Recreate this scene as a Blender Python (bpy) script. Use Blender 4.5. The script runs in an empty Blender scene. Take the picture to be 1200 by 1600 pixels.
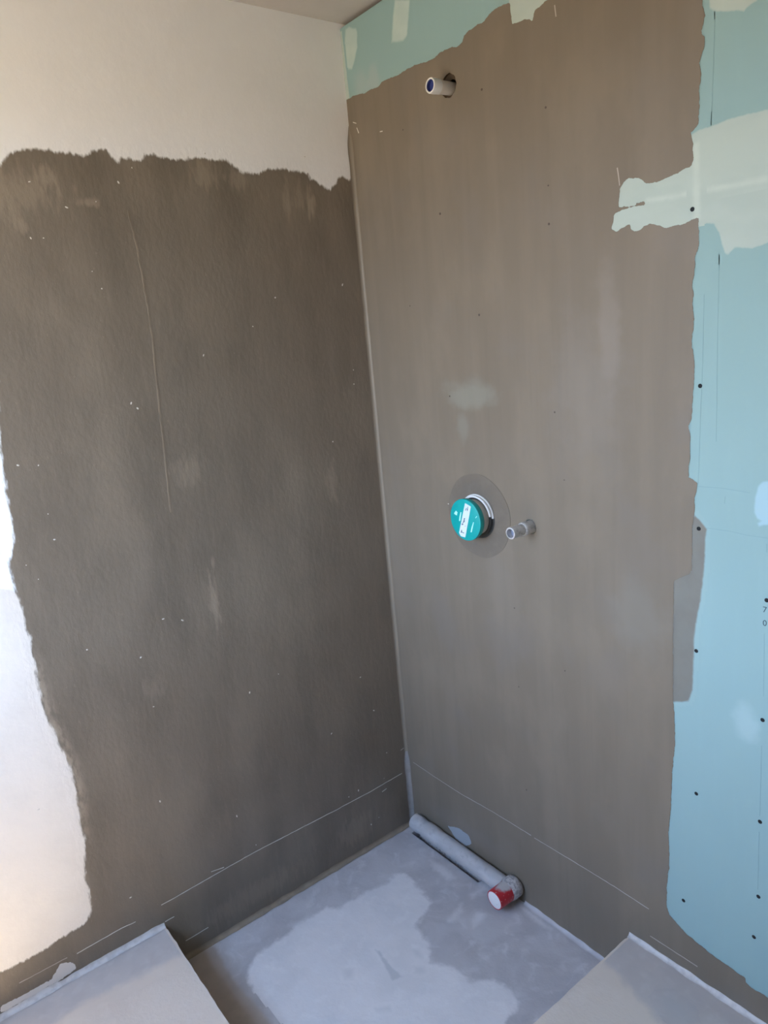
import bpy, bmesh, math, random
import numpy as np
from mathutils import Matrix, Vector, noise

random.seed(7)
scene = bpy.context.scene
COL = scene.collection

# ------------------------------------------------------------------ camera
cam_data = bpy.data.cameras.new('camera')
cam_data.sensor_fit = 'VERTICAL'
cam_data.sensor_height = 36.0
cam_data.lens = 36.0 * 1140 / 1600
cam_data.clip_start = 0.02
cam = bpy.data.objects.new('camera', cam_data)
COL.objects.link(cam)
rot = Matrix(((0.61035, -0.13407, 0.78071), (0.78709, 0.21369, -0.57864), (-0.08925, 0.96766, 0.23595)))
cam.matrix_world = Matrix.Translation((1.8351, -1.3625, 1.7064)) @ rot.to_4x4()
scene.camera = cam

# ------------------------------------------------------------------ daylight
# The room: left wall X = 0, right wall Y = 0, Z up from the sunken shower floor.
ROOM_X, ROOM_Y, CEIL, STEP = 2.75, -2.00, 2.55, 0.14
WIN = (0.10, 1.20, 1.02, 2.30)            # window opening in the wall opposite: x0, x1, z0, z1
SKY = (0.48, 0.71, 1.22)           # clear sky, paler and brighter towards the horizon
HORIZON = (1.10, 1.32, 1.72)
GROUND = (0.48, 0.38, 0.268)
world = bpy.data.worlds.new('daylight')
scene.world = world
world.use_nodes = True
wn, wl = world.node_tree.nodes, world.node_tree.links
wn.clear()
w_out = wn.new('ShaderNodeOutputWorld')
w_tc = wn.new('ShaderNodeTexCoord')
w_sep = wn.new('ShaderNodeSeparateXYZ')
w_map = wn.new('ShaderNodeMapRange')
w_map.inputs['From Min'].default_value = -0.06
w_map.inputs['From Max'].default_value = 0.06
w_elev = wn.new('ShaderNodeMapRange')
w_elev.inputs['From Min'].default_value = 0.02
w_elev.inputs['From Max'].default_value = 0.50
w_sky = wn.new('ShaderNodeMix'); w_sky.data_type = 'RGBA'
w_sky.inputs['A'].default_value = (*HORIZON, 1)
w_sky.inputs['B'].default_value = (*SKY, 1)
w_mix = wn.new('ShaderNodeMix'); w_mix.data_type = 'RGBA'
w_mix.inputs['A'].default_value = (*GROUND, 1)
w_bg = wn.new('ShaderNodeBackground')
w_bg.inputs['Strength'].default_value = 6.0
wl.new(w_tc.outputs['Generated'], w_sep.inputs[0])
wl.new(w_sep.outputs['Z'], w_map.inputs['Value'])
wl.new(w_sep.outputs['Z'], w_elev.inputs['Value'])
wl.new(w_elev.outputs[0], w_sky.inputs['Factor'])
wl.new(w_sky.outputs['Result'], w_mix.inputs['B'])
wl.new(w_map.outputs[0], w_mix.inputs['Factor'])
wl.new(w_mix.outputs['Result'], w_bg.inputs['Color'])
wl.new(w_bg.outputs[0], w_out.inputs[0])

sun_data = bpy.data.lights.new('sun', 'SUN')
sun_data.energy = 20.0
sun_data.color = (1.0, .90, .76)
sun_data.angle = math.radians(.53)
sun = bpy.data.objects.new('sun', sun_data)
sun.location = (.6, -4, 6)
sun.rotation_euler = Vector((.02, .40, -1.0)).to_track_quat('-Z', 'Y').to_euler()   # high sun, falls just inside the window
COL.objects.link(sun)

portal_data = bpy.data.lights.new('window_portal', 'AREA')
portal_data.shape = 'RECTANGLE'
portal_data.size = WIN[1] - WIN[0]
portal_data.size_y = WIN[3] - WIN[2]
portal_data.cycles.is_portal = True
portal = bpy.data.objects.new('window_portal', portal_data)
portal.location = ((WIN[0] + WIN[1]) / 2, ROOM_Y - 0.20, (WIN[2] + WIN[3]) / 2)
portal.rotation_euler = (math.radians(90), 0, 0)
COL.objects.link(portal)

vs = scene.view_settings
vs.view_transform = 'Standard'
vs.look = 'None'
vs.gamma = 1.0
vs.use_curve_mapping = False
vs.exposure = 1.35

# ------------------------------------------------------------------ outlines measured on the walls and floor, in metres
LEFT_COAT_TOP = [(-0.0085, 2.1555), (-0.0187, 2.1465), (-0.0317, 2.151), (-0.0448, 2.1538), (-0.0588, 2.148), (-0.0628, 2.1342), (-0.077, 2.1268), (-0.0872, 2.1162), (-0.1062, 2.1205), (-0.1259, 2.1348), (-0.1506, 2.1404), (-0.1569, 2.1566), (-0.1795, 2.1587), (-0.2299, 2.1625), (-0.2755, 2.1617), (-0.2997, 2.1556), (-0.3105, 2.1472), (-0.3295, 2.1478), (-0.3461, 2.1501), (-0.3652, 2.1475), (-0.3708, 2.1596), (-0.3801, 2.1591), (-0.3947, 2.1705), (-0.4072, 2.1835), (-0.4177, 2.1737), (-0.47, 2.1766), (-0.5044, 2.1759), (-0.5058, 2.1773), (-0.5104, 2.1696), (-0.5473, 2.1689), (-0.5795, 2.1712), (-0.6042, 2.1768), (-0.6157, 2.1747), (-0.6258, 2.1612), (-0.6476, 2.1613), (-0.657, 2.1692), (-0.6645, 2.1617), (-0.6794, 2.1636), (-0.6874, 2.152), (-0.6971, 2.1653), (-0.7064, 2.1799), (-0.7169, 2.1791), (-0.7325, 2.174), (-0.7405, 2.1775), (-0.7479, 2.1689), (-0.7637, 2.1611), (-0.784, 2.1665), (-0.8047, 2.1679), (-0.8217, 2.1654), (-0.8425, 2.1706), (-0.8723, 2.1686), (-0.8864, 2.1702), (-0.8991, 2.1655), (-0.9199, 2.1577), (-0.9307, 2.148), (-0.9435, 2.1345)]
LEFT_COAT_SIDE = [(-1.0572, 1.5533), (-1.0627, 1.4911), (-1.0672, 1.4473), (-1.0678, 1.4234), (-1.0693, 1.395), (-1.0703, 1.3617), (-1.072, 1.3314), (-1.0763, 1.3092), (-1.0832, 1.2877), (-1.0921, 1.2775), (-1.0938, 1.2545), (-1.093, 1.2371), (-1.0908, 1.2127), (-1.0927, 1.1958), (-1.089, 1.1787), (-1.0862, 1.157), (-1.0884, 1.1382), (-1.0882, 1.1024), (-1.0813, 1.0787), (-1.0868, 1.0425), (-1.0858, 1.0171), (-1.0882, 0.9742), (-1.0896, 0.9356), (-1.087, 0.8793), (-1.0792, 0.8411), (-1.0701, 0.7839), (-1.0618, 0.7459), (-1.058, 0.7242), (-1.0553, 0.6622), (-1.0596, 0.6215), (-1.061, 0.5525), (-1.0595, 0.5076), (-1.0707, 0.4461), (-1.0795, 0.4063), (-1.0766, 0.3591), (-1.0805, 0.3013), (-1.091, 0.2798), (-1.1152, 0.2732), (-1.1381, 0.2721), (-1.1687, 0.2704), (-1.1984, 0.2625), (-1.2418, 0.2606), (-1.2833, 0.2621), (-1.3094, 0.263)]
LEFT_THIN = [(-1.09, 1.0102), (-1.074, 0.9875), (-1.0556, 0.9429), (-1.0502, 0.8747), (-1.0453, 0.8016), (-1.0461, 0.7296), (-1.05, 0.6391), (-1.0542, 0.5278), (-1.0645, 0.4171), (-1.075, 0.304), (-1.091, 0.2798), (-1.0828, 0.3885), (-1.0694, 0.4977), (-1.0587, 0.6435), (-1.066, 0.7569), (-1.0818, 0.8352), (-1.0914, 0.926)]
LEFT_WHITE_LOW = [(-1.0961, 1.2), (-1.1108, 1.2091), (-1.1234, 1.2143)]
LEFT_RIDGE = [(-0.68, 2.046), (-0.6738, 1.9733), (-0.6707, 1.899), (-0.6691, 1.8231), (-0.6708, 1.7458), (-0.6757, 1.6673), (-0.6818, 1.5714), (-0.6863, 1.4732), (-0.6926, 1.3731), (-0.6952, 1.3048)]
LEFT_SPECKS = [(-0.9101, 1.9843), (-0.883, 1.9844), (-0.7887, 1.9105), (-0.7734, 1.8709), (-0.989, 1.4823), (-0.8902, 2.1022), (-0.8207, 2.0509), (-0.752, 2.0653), (-0.6537, 2.144), (-0.6919, 2.1097), (-1.0318, 1.49), (-0.9897, 1.3651), (-0.9872, 1.3012), (-0.964, 1.0079), (-0.8379, 0.9419), (-0.7627, 1.026), (-0.712, 1.006), (-0.828, 0.7948), (-0.4501, 0.7492), (-0.2923, 0.4816), (-0.1205, 0.4929), (-0.1598, 0.6293), (-0.5499, 0.7272), (-0.8565, 0.5186), (-0.2152, 0.2352), (-0.2552, 0.2308), (-0.107, 0.2292), (-0.0857, 0.3184), (-0.1447, 0.0946), (-0.1791, 0.0848), (-0.7501, 1.5963), (-0.7364, 1.5818), (-0.5412, 1.6951), (-0.0683, 1.61), (-0.071, 1.5681), (-0.169, 1.4074), (-1.148, 0.6428), (-0.9795, 0.2813), (-0.6466, 0.3622), (-0.0774, 1.8573), (-0.1616, 2.1989), (-0.4596, 2.1877), (-0.6009, 0.2375), (-1.0395, 1.2157), (-1.0588, 1.2561), (-0.307, 1.8307), (-0.387, 1.7585)]
LEFT_LINES = [[(-0.9046, 0.2095), (-0.8124, 0.2112), (-0.7317, 0.2137), (-0.6039, 0.2165), (-0.4681, 0.2131), (-0.3221, 0.2093), (-0.1647, 0.2077), (-0.0291, 0.212)], [(-1.1363, 0.2022), (-1.0693, 0.2043), (-1.0174, 0.2054), (-0.9791, 0.2016)], [(-1.2759, 0.2078), (-1.2149, 0.2081), (-1.1599, 0.2062)], [(-0.8571, 0.0563), (-0.7869, 0.0573)], [(-0.9029, 0.1524), (-0.8762, 0.1527)], [(-0.0253, 0.301), (-0.0077, 0.3031), (0.0067, 0.3016)], [(-0.1206, 0.1833), (-0.1006, 0.186)], [(-0.7497, 0.2287), (-0.7099, 0.2209)]]
LEFT_SMEAR = [(-1.3268, 0.1742), (-1.2681, 0.1703), (-1.2064, 0.1699), (-1.1771, 0.1998), (-1.1522, 0.1866), (-1.1407, 0.1602), (-1.1935, 0.1545), (-1.2715, 0.1528), (-1.3308, 0.1535)]
RIGHT_COAT_TOP = [(0.0264, 2.359), (0.0687, 2.3551), (0.0828, 2.3495), (0.1127, 2.352), (0.1494, 2.3476), (0.1619, 2.3563), (0.1922, 2.355), (0.232, 2.3507), (0.2663, 2.3536), (0.3043, 2.3536), (0.3427, 2.3473), (0.3713, 2.3468), (0.3997, 2.3517), (0.429, 2.3505), (0.4593, 2.3447), (0.4726, 2.3484), (0.4757, 2.3593), (0.4953, 2.3646), (0.5224, 2.367), (0.5467, 2.3663), (0.5571, 2.3729), (0.5791, 2.3789), (0.602, 2.3781), (0.6224, 2.3744), (0.6232, 2.3582), (0.6271, 2.3322), (0.6417, 2.3297), (0.6617, 2.33), (0.6722, 2.3264), (0.6859, 2.318), (0.6885, 2.335), (0.7025, 2.3383), (0.7164, 2.3416), (0.7265, 2.3425), (0.7644, 2.3446), (0.8414, 2.3334), (0.9396, 2.3043), (1.0164, 2.2727), (1.0609, 2.2478)]
RIGHT_COAT_SIDE = [(1.0625, 2.2199), (1.0626, 2.2109), (1.0675, 2.1964), (1.0654, 2.1822), (1.0608, 2.1688), (1.0669, 2.1617), (1.0659, 2.1439), (1.0602, 2.1306), (1.0567, 2.1215), (1.0629, 2.1093), (1.0607, 2.0967), (1.0573, 2.078), (1.0599, 2.0616), (1.0578, 2.0381), (1.0568, 2.0214), (1.0433, 2.0152), (1.0447, 2.0031), (1.0473, 1.9927), (1.0475, 1.9765), (1.0477, 1.959), (1.0364, 1.9538), (1.0223, 1.9524), (1.0158, 1.9493), (0.9948, 1.9459), (0.9746, 1.9421), (0.9525, 1.9454), (0.9427, 1.9521), (0.9299, 1.9582), (0.9112, 1.9621), (0.9009, 1.9594), (0.8934, 1.9502), (0.8901, 1.9316), (0.8868, 1.9116), (0.915, 1.9125), (0.9453, 1.9129), (0.948, 1.9065), (0.9223, 1.9076), (0.8972, 1.9073), (0.8775, 1.901), (0.8742, 1.888), (0.8709, 1.8737), (0.883, 1.8668), (0.9132, 1.8767), (0.9174, 1.8638), (0.9247, 1.859), (0.9493, 1.8672), (0.9578, 1.8693), (0.9772, 1.8638), (0.9923, 1.8555), (1.0138, 1.8578), (1.0308, 1.8573), (1.0424, 1.8622), (1.0602, 1.8626), (1.0604, 1.8412), (1.0608, 1.8105), (1.0534, 1.7944), (1.0549, 1.7792), (1.0489, 1.7391), (1.0542, 1.7303), (1.0492, 1.7071), (1.0533, 1.6913), (1.0523, 1.665), (1.0486, 1.6435), (1.0501, 1.6288), (1.0543, 1.6103), (1.0548, 1.5671), (1.0513, 1.5195), (1.0503, 1.4878), (1.0437, 1.4721), (1.048, 1.4491), (1.0485, 1.4074), (1.0445, 1.3899), (1.0447, 1.3701), (1.0655, 1.3589), (1.0642, 1.3495), (1.059, 1.3289), (1.0581, 1.2911), (1.0542, 1.2674), (1.0539, 1.1659), (1.0133, 1.14), (1.0124, 1.002), (1.0131, 0.8524), (1.0164, 0.8251), (1.0183, 0.7504), (1.0123, 0.6821), (1.0095, 0.6001), (1.0033, 0.5107), (1.0052, 0.4235), (0.9987, 0.3527), (0.9988, 0.2976), (1.0074, 0.2792), (1.0293, 0.2664), (1.0541, 0.2542), (1.0864, 0.248), (1.1209, 0.2406), (1.1557, 0.2399), (1.1779, 0.2355), (1.1924, 0.2378), (1.1942, 0.2252), (1.2143, 0.2199), (1.2352, 0.2227)]
RIGHT_THIN = [(1.0566, 1.2936), (1.0734, 1.2785), (1.0845, 1.2654), (1.0822, 1.2406), (1.0815, 1.1925), (1.0792, 1.1615), (1.073, 1.1064), (1.0677, 1.0807), (1.0611, 1.031), (1.0603, 0.976), (1.0583, 0.8998), (1.0497, 0.8675), (1.01, 0.8512), (1.0094, 1.0011), (1.0103, 1.1422), (1.051, 1.1667), (1.0513, 1.2697)]
FILLER_BAND = [(0.8407, 1.9901), (0.9372, 1.9765), (1.0182, 1.9832), (1.0409, 2.0083), (1.0582, 2.0136), (1.0835, 2.0135), (1.1149, 2.0168), (1.1485, 2.016), (1.1808, 2.0133), (1.2223, 2.004), (1.4, 2.062), (1.62, 2.045), (1.85, 2.07), (2.1, 2.05), (2.4, 2.06), (2.76, 2.05), (2.76, 1.79), (2.4, 1.78), (2.15, 1.8), (1.9, 1.775), (1.65, 1.8), (1.42, 1.785), (1.2306, 1.802), (1.1881, 1.801), (1.1772, 1.7984), (1.1605, 1.7954), (1.1316, 1.8016), (1.1223, 1.7964), (1.1165, 1.7894), (1.1104, 1.7958), (1.1053, 1.812), (1.0988, 1.8329), (1.0888, 1.8478), (1.0602, 1.857), (1.0192, 1.8385), (0.9217, 1.8449), (0.8376, 1.8612)]
FILLER_RIDGE = [[(0.9509, 1.9165), (1.0187, 1.9129), (1.0632, 1.9142), (1.1056, 1.9101), (1.1844, 1.9085), (1.1847, 1.9014), (1.1058, 1.9036), (1.0633, 1.9054), (1.0187, 1.9061), (0.9509, 1.9107)], [(1.0987, 1.8985), (1.1405, 1.9031), (1.1847, 1.9003), (1.1863, 1.8527), (1.1301, 1.8604), (1.1039, 1.8802)], [(1.0473, 1.9916), (1.0584, 1.9933), (1.0627, 1.8611), (1.0501, 1.8598)]]
FILLER_DAUBS = [[(0.2419, 2.5195), (0.2976, 2.4992), (0.2877, 2.4605), (0.2785, 2.4281), (0.2622, 2.4205), (0.2167, 2.4326), (0.2288, 2.4811)], [(0.0249, 2.5272), (0.0402, 2.5267), (0.0711, 2.513), (0.0755, 2.5038), (0.0693, 2.4671), (0.0528, 2.441), (0.0378, 2.425), (0.0113, 2.4331), (0.01, 2.4784)], [(1.0751, 2.2269), (1.1601, 2.1972), (1.1574, 2.1852), (1.1395, 2.1804), (1.1364, 2.1768), (1.0883, 2.1939), (1.0756, 2.2014)], [(0.6211, 2.4114), (0.6182, 2.3104), (0.6948, 2.2873), (0.736, 2.3679)], [(1.2286, 1.3605), (1.2189, 1.3739), (1.2026, 1.3771), (1.1933, 1.3749), (1.1853, 1.3654), (1.18, 1.3424), (1.1796, 1.3147), (1.1848, 1.3028), (1.1934, 1.299), (1.1864, 1.2929), (1.1889, 1.2883), (1.196, 1.2919), (1.2055, 1.2933), (1.2205, 1.2981), (1.2292, 1.3142)]]
PENCIL = [[(1.0849, 2.1941), (1.0839, 2.1231), (1.0811, 2.0152)], [(1.0722, 1.7251), (1.0714, 1.6061), (1.0679, 1.482), (1.0655, 1.3563)], [(1.1008, 1.7926), (1.1001, 1.6409), (1.1013, 1.4457)], [(1.0656, 1.3523), (1.1173, 1.3541), (1.17, 1.3512)], [(1.0845, 1.268), (1.1321, 1.269), (1.1638, 1.2663), (1.2064, 1.267), (1.224, 1.2675)], [(1.1215, 1.3378), (1.1205, 1.3235)], [(1.2044, 1.2553), (1.205, 1.2388)], [(1.2057, 1.0721), (1.2089, 0.9379)], [(1.2087, 0.8274), (1.21, 0.6633)], [(1.2099, 0.6246), (1.2117, 0.4828)]]
PRINT = [(1.2053, 1.1216), (1.2062, 1.0938)]
SCREWS = [(1.0473, 1.8805), (1.0669, 1.5534), (1.0681, 1.2641), (1.0659, 0.9926), (1.0702, 0.6472), (1.0419, 0.3442), (1.2082, 1.1422), (1.2087, 0.8853), (1.2111, 0.6501), (1.2136, 0.4661), (1.2073, 0.3574)]
PIN_HOLES = [(0.3571, 1.9927), (0.7085, 1.9102), (0.4765, 1.7319), (0.2086, 1.7762), (0.3467, 1.5263), (0.7067, 1.4924), (0.5259, 2.233), (0.7105, 2.1451), (0.7114, 0.8288), (0.5466, 0.959), (0.5486, 0.7264), (0.7287, 1.3311), (0.5584, 0.4055), (0.2359, 2.2207), (0.7103, 1.9893)]
RIGHT_LINES = [[(0.0338, 0.2568), (0.1471, 0.2524), (0.271, 0.2502), (0.4136, 0.2583), (0.5672, 0.2595)], [(0.5791, 0.2576), (0.7268, 0.2611), (0.8493, 0.262), (0.9499, 0.2595)], [(0.9532, 0.1811), (1.0129, 0.1816), (1.0793, 0.1821)], [(0.308, 1.2186), (0.332, 1.218)], [(0.4939, 1.2109), (0.5288, 1.2141)], [(0.0216, 2.2946), (0.036, 2.2875)], [(0.0371, 2.2757), (0.0439, 2.2608)], [(0.139, 2.2403), (0.1503, 2.239)]]
RIGHT_STREAKS = [[(0.2821, 1.4881), (0.4474, 1.4921), (0.4595, 1.4384), (0.3782, 1.4029), (0.3341, 1.3732), (0.3209, 1.3995), (0.282, 1.4374)], [(0.8865, 1.9875), (0.8968, 1.9852), (0.8919, 1.9529), (0.8828, 1.9475)], [(0.7425, 2.3274), (0.7474, 2.3257), (0.7449, 2.3057), (0.735, 2.3068)]]
WALL_TAPE = [(0.1939, 0.0893), (0.2457, 0.1101), (0.2939, 0.11), (0.3095, 0.085), (0.2773, 0.0569), (0.2285, 0.0588)]
FLOOR_LIGHT = [(0.3544, -0.7834), (0.2667, -0.774), (0.2135, -0.7674), (0.1668, -0.7571), (0.134, -0.703), (0.1314, -0.6356), (0.1209, -0.5631), (0.123, -0.4956), (0.1239, -0.4536), (0.1552, -0.4243), (0.155, -0.348), (0.1632, -0.2881), (0.1714, -0.2554), (0.1582, -0.2159), (0.1762, -0.1847), (0.2356, -0.1883), (0.2891, -0.1994), (0.3354, -0.2003), (0.3478, -0.2501), (0.3742, -0.3005), (0.4335, -0.312), (0.4971, -0.3532), (0.5339, -0.329), (0.5752, -0.3148), (0.6094, -0.3165), (0.6518, -0.2645), (0.7057, -0.2579), (0.742, -0.2659), (0.7488, -0.3046), (0.7596, -0.3375)]
FLOOR_MARK = [[(0.3541, -0.4402), (0.3664, -0.4334), (0.4154, -0.4414), (0.4791, -0.44), (0.4668, -0.4683), (0.4189, -0.4532)], [(0.4247, -0.3577), (0.444, -0.3501), (0.4684, -0.359), (0.4544, -0.3709)], [(0.4748, -0.3928), (0.4949, -0.3772), (0.5099, -0.3855), (0.4939, -0.4089)], [(0.3466, -0.547), (0.3645, -0.5245), (0.3893, -0.5465), (0.3772, -0.5596)], [(0.503, -0.5549), (0.5233, -0.5217), (0.5373, -0.5284), (0.5176, -0.5555)]]
FLOOR_PALE = [[(0.192, -0.0874), (0.2341, -0.0739), (0.3081, -0.0802), (0.2973, -0.1036), (0.2442, -0.1056)], [(0.4539, -0.1304), (0.4762, -0.1177), (0.489, -0.1468), (0.4905, -0.18), (0.471, -0.1659)], [(0.4217, -0.2183), (0.4029, -0.1588), (0.3999, -0.1397), (0.4192, -0.1636), (0.4356, -0.2105)], [(0.5336, -0.0207), (0.563, -0.0114), (0.6473, -0.0197), (0.6294, -0.032), (0.5708, -0.0316)], [(0.3912, -0.0959), (0.3939, -0.0425), (0.4075, -0.0479), (0.4066, -0.1026)]]
FLOOR_COAT = [(0.036, -0.7819), (0.1062, -0.7911), (0.2032, -0.7935), (0.2819, -0.7859), (0.3566, -0.7809), (0.4835, -0.7688)]
PLAT_LEFT = [(0.1324, -0.912), (0.1191, -0.9833), (0.1173, -1.0543), (0.1045, -1.1128), (0.1028, -1.1554), (0.1074, -1.2185)]
PLAT_RIGHT = [(0.8989, -0.1208), (0.9418, -0.1211), (0.9861, -0.1337), (1.0285, -0.1457), (1.0863, -0.1593)]
PLAT_SPOT = [(1.0455, -0.1072), (1.0624, -0.0812), (1.1071, -0.0889), (1.1286, -0.1126), (1.0936, -0.1324)]
CAP_STRIP = [(0.0044, 0.0477), (0.011, 0.0461), (0.0262, 0.0408), (-0.0032, -0.0497), (-0.0205, -0.0493), (-0.0267, -0.0402)]
CAP_INK = [[(0.0044, 0.0273), (0.0089, 0.0344), (0.0116, 0.0275), (0.0154, 0.0394), (0.013, 0.0301)], [(-0.0128, -0.0163), (-0.0069, -0.0072), (-0.0005, 0.0053), (0.0003, 0.0022)], [(-0.0137, -0.0131), (-0.0069, -0.0138)], [(-0.0069, -0.0072), (-0.0021, -0.0048), (-0.0011, -0.0005)], [(-0.0042, 0.0023), (0.0005, 0.0047)], [(-0.0196, -0.0391), (-0.0153, -0.03)], [(-0.0153, -0.03), (-0.0149, -0.0383)], [(-0.0181, -0.0363), (-0.0067, -0.0378)], [(-0.001, -0.0178), (0.0009, -0.0162)]]
CAP_WHITE = [[(-0.0415, 0.0127), (-0.0336, 0.0221), (-0.0281, 0.0179), (-0.0309, 0.0084), (-0.0371, 0.01)], [(-0.0152, 0.0205), (-0.0118, 0.0202), (-0.0188, -0.0056), (-0.0239, -0.0064), (-0.0212, 0.0056)], [(0.0315, -0.0014), (0.0341, -0.0016), (0.0292, -0.0148), (0.0234, -0.0304), (0.0188, -0.0312), (0.0234, -0.0173)], [(0.0404, 0.0121), (0.0463, 0.0178), (0.0473, 0.0163), (0.0413, 0.0106)]]
BRUSHED = [(-0.6147, 1.0329, 0.0186, 0.1006, 0.8), (-0.6019, 1.1395, 0.0081, 0.0292, 0.6), (-0.1592, 2.0758, 0.0183, 0.0581, 0.9), (-0.1888, 1.2841, 0.0309, 0.0824, 0.4), (-0.6328, 1.4034, 0.0528, 0.0498, 0.35), (-0.8179, 0.8429, 0.0424, 0.0513, 0.3), (-0.2329, 2.0827, 0.0166, 0.0641, 0.6), (-0.1908, 2.091, 0.0199, 0.0508, 0.5), (-0.8522, 2.107, 0.0344, 0.0345, 0.6), (-0.7692, 2.0631, 0.0353, 0.0152, 0.6), (-0.9245, 2.005, 0.0217, 0.0194, 0.5), (-0.95, 2.08, 0.16, 0.07, 0.5), (-0.24, 0.1, 0.1, 0.07, 0.35), (-0.62, 0.08, 0.25, 0.05, 0.3), (-0.47, 2.14, 0.05, 0.05, 0.6), (-0.38, 2.13, 0.04, 0.04, 0.5)]

# ------------------------------------------------------------------ helpers
def link_mesh(name, bm, mat, parent=None, smooth=False):
    bmesh.ops.recalc_face_normals(bm, faces=bm.faces[:])
    me = bpy.data.meshes.new(name)
    bm.to_mesh(me); bm.free()
    if mat: me.materials.append(mat)
    if smooth:
        for p in me.polygons: p.use_smooth = True
    o = bpy.data.objects.new(name, me)
    COL.objects.link(o)
    if parent: o.parent = parent
    return o

def structure(o, label):
    o['kind'] = 'structure'; o['label'] = label
    return o

def add_box(bm, x0, x1, y0, y1, z0, z1):
    v = [bm.verts.new(p) for p in ((x0,y0,z0),(x1,y0,z0),(x1,y1,z0),(x0,y1,z0),(x0,y0,z1),(x1,y0,z1),(x1,y1,z1),(x0,y1,z1))]
    for f in ((3,2,1,0),(4,5,6,7),(0,1,5,4),(1,2,6,5),(2,3,7,6),(3,0,4,7)): bm.faces.new([v[i] for i in f])

def on_right(u, v, d): return (u, -d, v)
def on_left(u, v, d): return (d, u, v)
def on_floor(z): return lambda u, v, d: (u, v, z + d)

def dense(pts, seg, amp, freq=90.0, seed=0.0, closed=True):
    out = []
    n = len(pts)
    for i in range(n if closed else n - 1):
        a, b = Vector(pts[i]), Vector(pts[(i + 1) % n])
        k = max(1, int((b - a).length / seg))
        for j in range(k):
            out.append(a.lerp(b, j / k))
    if not closed: out.append(Vector(pts[-1]))
    if amp:
        res = []
        for p in out:
            q = Vector((p.x * freq, p.y * freq, seed))
            q2 = Vector((p.x * freq * 3, p.y * freq * 3, seed + 9))
            res.append(Vector((p.x + amp * (noise.noise(q) + .5 * noise.noise(q2)), p.y + amp * (noise.noise(q + Vector((31, 7, 3))) + .5 * noise.noise(q2 + Vector((11, 5, 2)))))))
        out = res
    return [(p.x, p.y) for p in out]

def circle(cx, cy, r, n=40, wob=0.0, seed=0.0):
    return [(cx + (r + wob * noise.noise(Vector((math.cos(2*math.pi*i/n)*2, math.sin(2*math.pi*i/n)*2, seed)))) * math.cos(2*math.pi*i/n),
             cy + (r + wob * noise.noise(Vector((math.cos(2*math.pi*i/n)*2, math.sin(2*math.pi*i/n)*2, seed)))) * math.sin(2*math.pi*i/n)) for i in range(n)]

def film(name, pts, place, d0, d1, mat, parent, holes=(), label=None):
    """a layer with its own outline and thickness lying on a wall or floor"""
    bm = bmesh.new()
    def loop(ps, d): return [bm.verts.new(place(u, v, d)) for u, v in ps]
    loops = [pts] + list(holes)
    fronts, edges = [], []
    for ps in loops:
        f, b = loop(ps, d1), loop(ps, d0)
        n = len(ps)
        for i in range(n):
            bm.faces.new((f[i], f[(i + 1) % n], b[(i + 1) % n], b[i]))
        fronts.append(f)
    if len(loops) == 1:
        bm.faces.new(fronts[0])
    else:
        es = []
        for f in fronts:
            for i in range(len(f)): es.append(bm.edges.get((f[i], f[(i + 1) % len(f)])))
        bmesh.ops.triangle_fill(bm, use_beauty=True, edges=es)
    o = link_mesh(name, bm, mat, parent)
    # make the broad face look into the room
    me = o.data
    big = max(me.polygons, key=lambda p: p.area)
    want = Vector(place(0, 0, 1)) - Vector(place(0, 0, 0))
    if big.normal.dot(want) < 0: me.flip_normals()
    if label: o['label'] = label
    return o

def layer(name, pts, place, d, mat, parent, holes=(), label=None, cell=.006, margin=.02):
    """a coat of paint or cement brushed on a surface: a grid that carries the distance to
    its outline in 'cover'; the material frays the edge within a few millimetres of it"""
    P = np.array(pts); A, B = P, np.roll(P, -1, 0)
    lo, hi = P.min(0) - margin, P.max(0) + margin
    nu, nv = max(2, int((hi[0] - lo[0]) / cell) + 1), max(2, int((hi[1] - lo[1]) / cell) + 1)
    U, V = np.meshgrid(np.linspace(lo[0], hi[0], nu), np.linspace(lo[1], hi[1], nv), indexing='ij')
    u, v = U.ravel(), V.ravel()
    dist = np.full(u.size, 9.0); inside = np.zeros(u.size, bool)
    for (ax, ay), (bx, by) in zip(A, B):
        dx, dy = bx - ax, by - ay
        L2 = dx * dx + dy * dy
        if L2 < 1e-12: continue
        t = np.clip(((u - ax) * dx + (v - ay) * dy) / L2, 0, 1)
        dist = np.minimum(dist, np.hypot(u - ax - t * dx, v - ay - t * dy))
        if abs(dy) > 1e-12:
            cr = ((ay > v) != (by > v)) & (u < ax + (v - ay) * dx / dy)
            inside ^= cr
    sd = np.where(inside, dist, -dist)
    for cx, cy, rr in holes: sd = np.minimum(sd, np.hypot(u - cx, v - cy) - rr)
    keep = (sd > -margin).reshape(nu, nv)
    idx = np.arange(nu * nv).reshape(nu, nv)
    ok = keep[:-1, :-1] | keep[1:, :-1] | keep[1:, 1:] | keep[:-1, 1:]
    quads = np.stack([idx[:-1, :-1][ok], idx[1:, :-1][ok], idx[1:, 1:][ok], idx[:-1, 1:][ok]], 1)
    used, inv = np.unique(quads, return_inverse=True)
    quads = inv.reshape(-1, 4)
    verts = [place(float(a), float(b), d) for a, b in zip(u[used], v[used])]
    me = bpy.data.meshes.new(name)
    me.from_pydata(verts, [], quads.tolist())
    at = me.attributes.new('cover', 'FLOAT', 'POINT')
    at.data.foreach_set('value', np.clip(sd[used], -.05, .05).astype(np.float32))
    me.update()
    want = Vector(place(0, 0, 1)) - Vector(place(0, 0, 0))
    if me.polygons[0].normal.dot(want) < 0: me.flip_normals()
    me.materials.append(mat)
    o = bpy.data.objects.new(name, me); COL.objects.link(o); o.parent = parent
    if label: o['label'] = label
    return o

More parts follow.
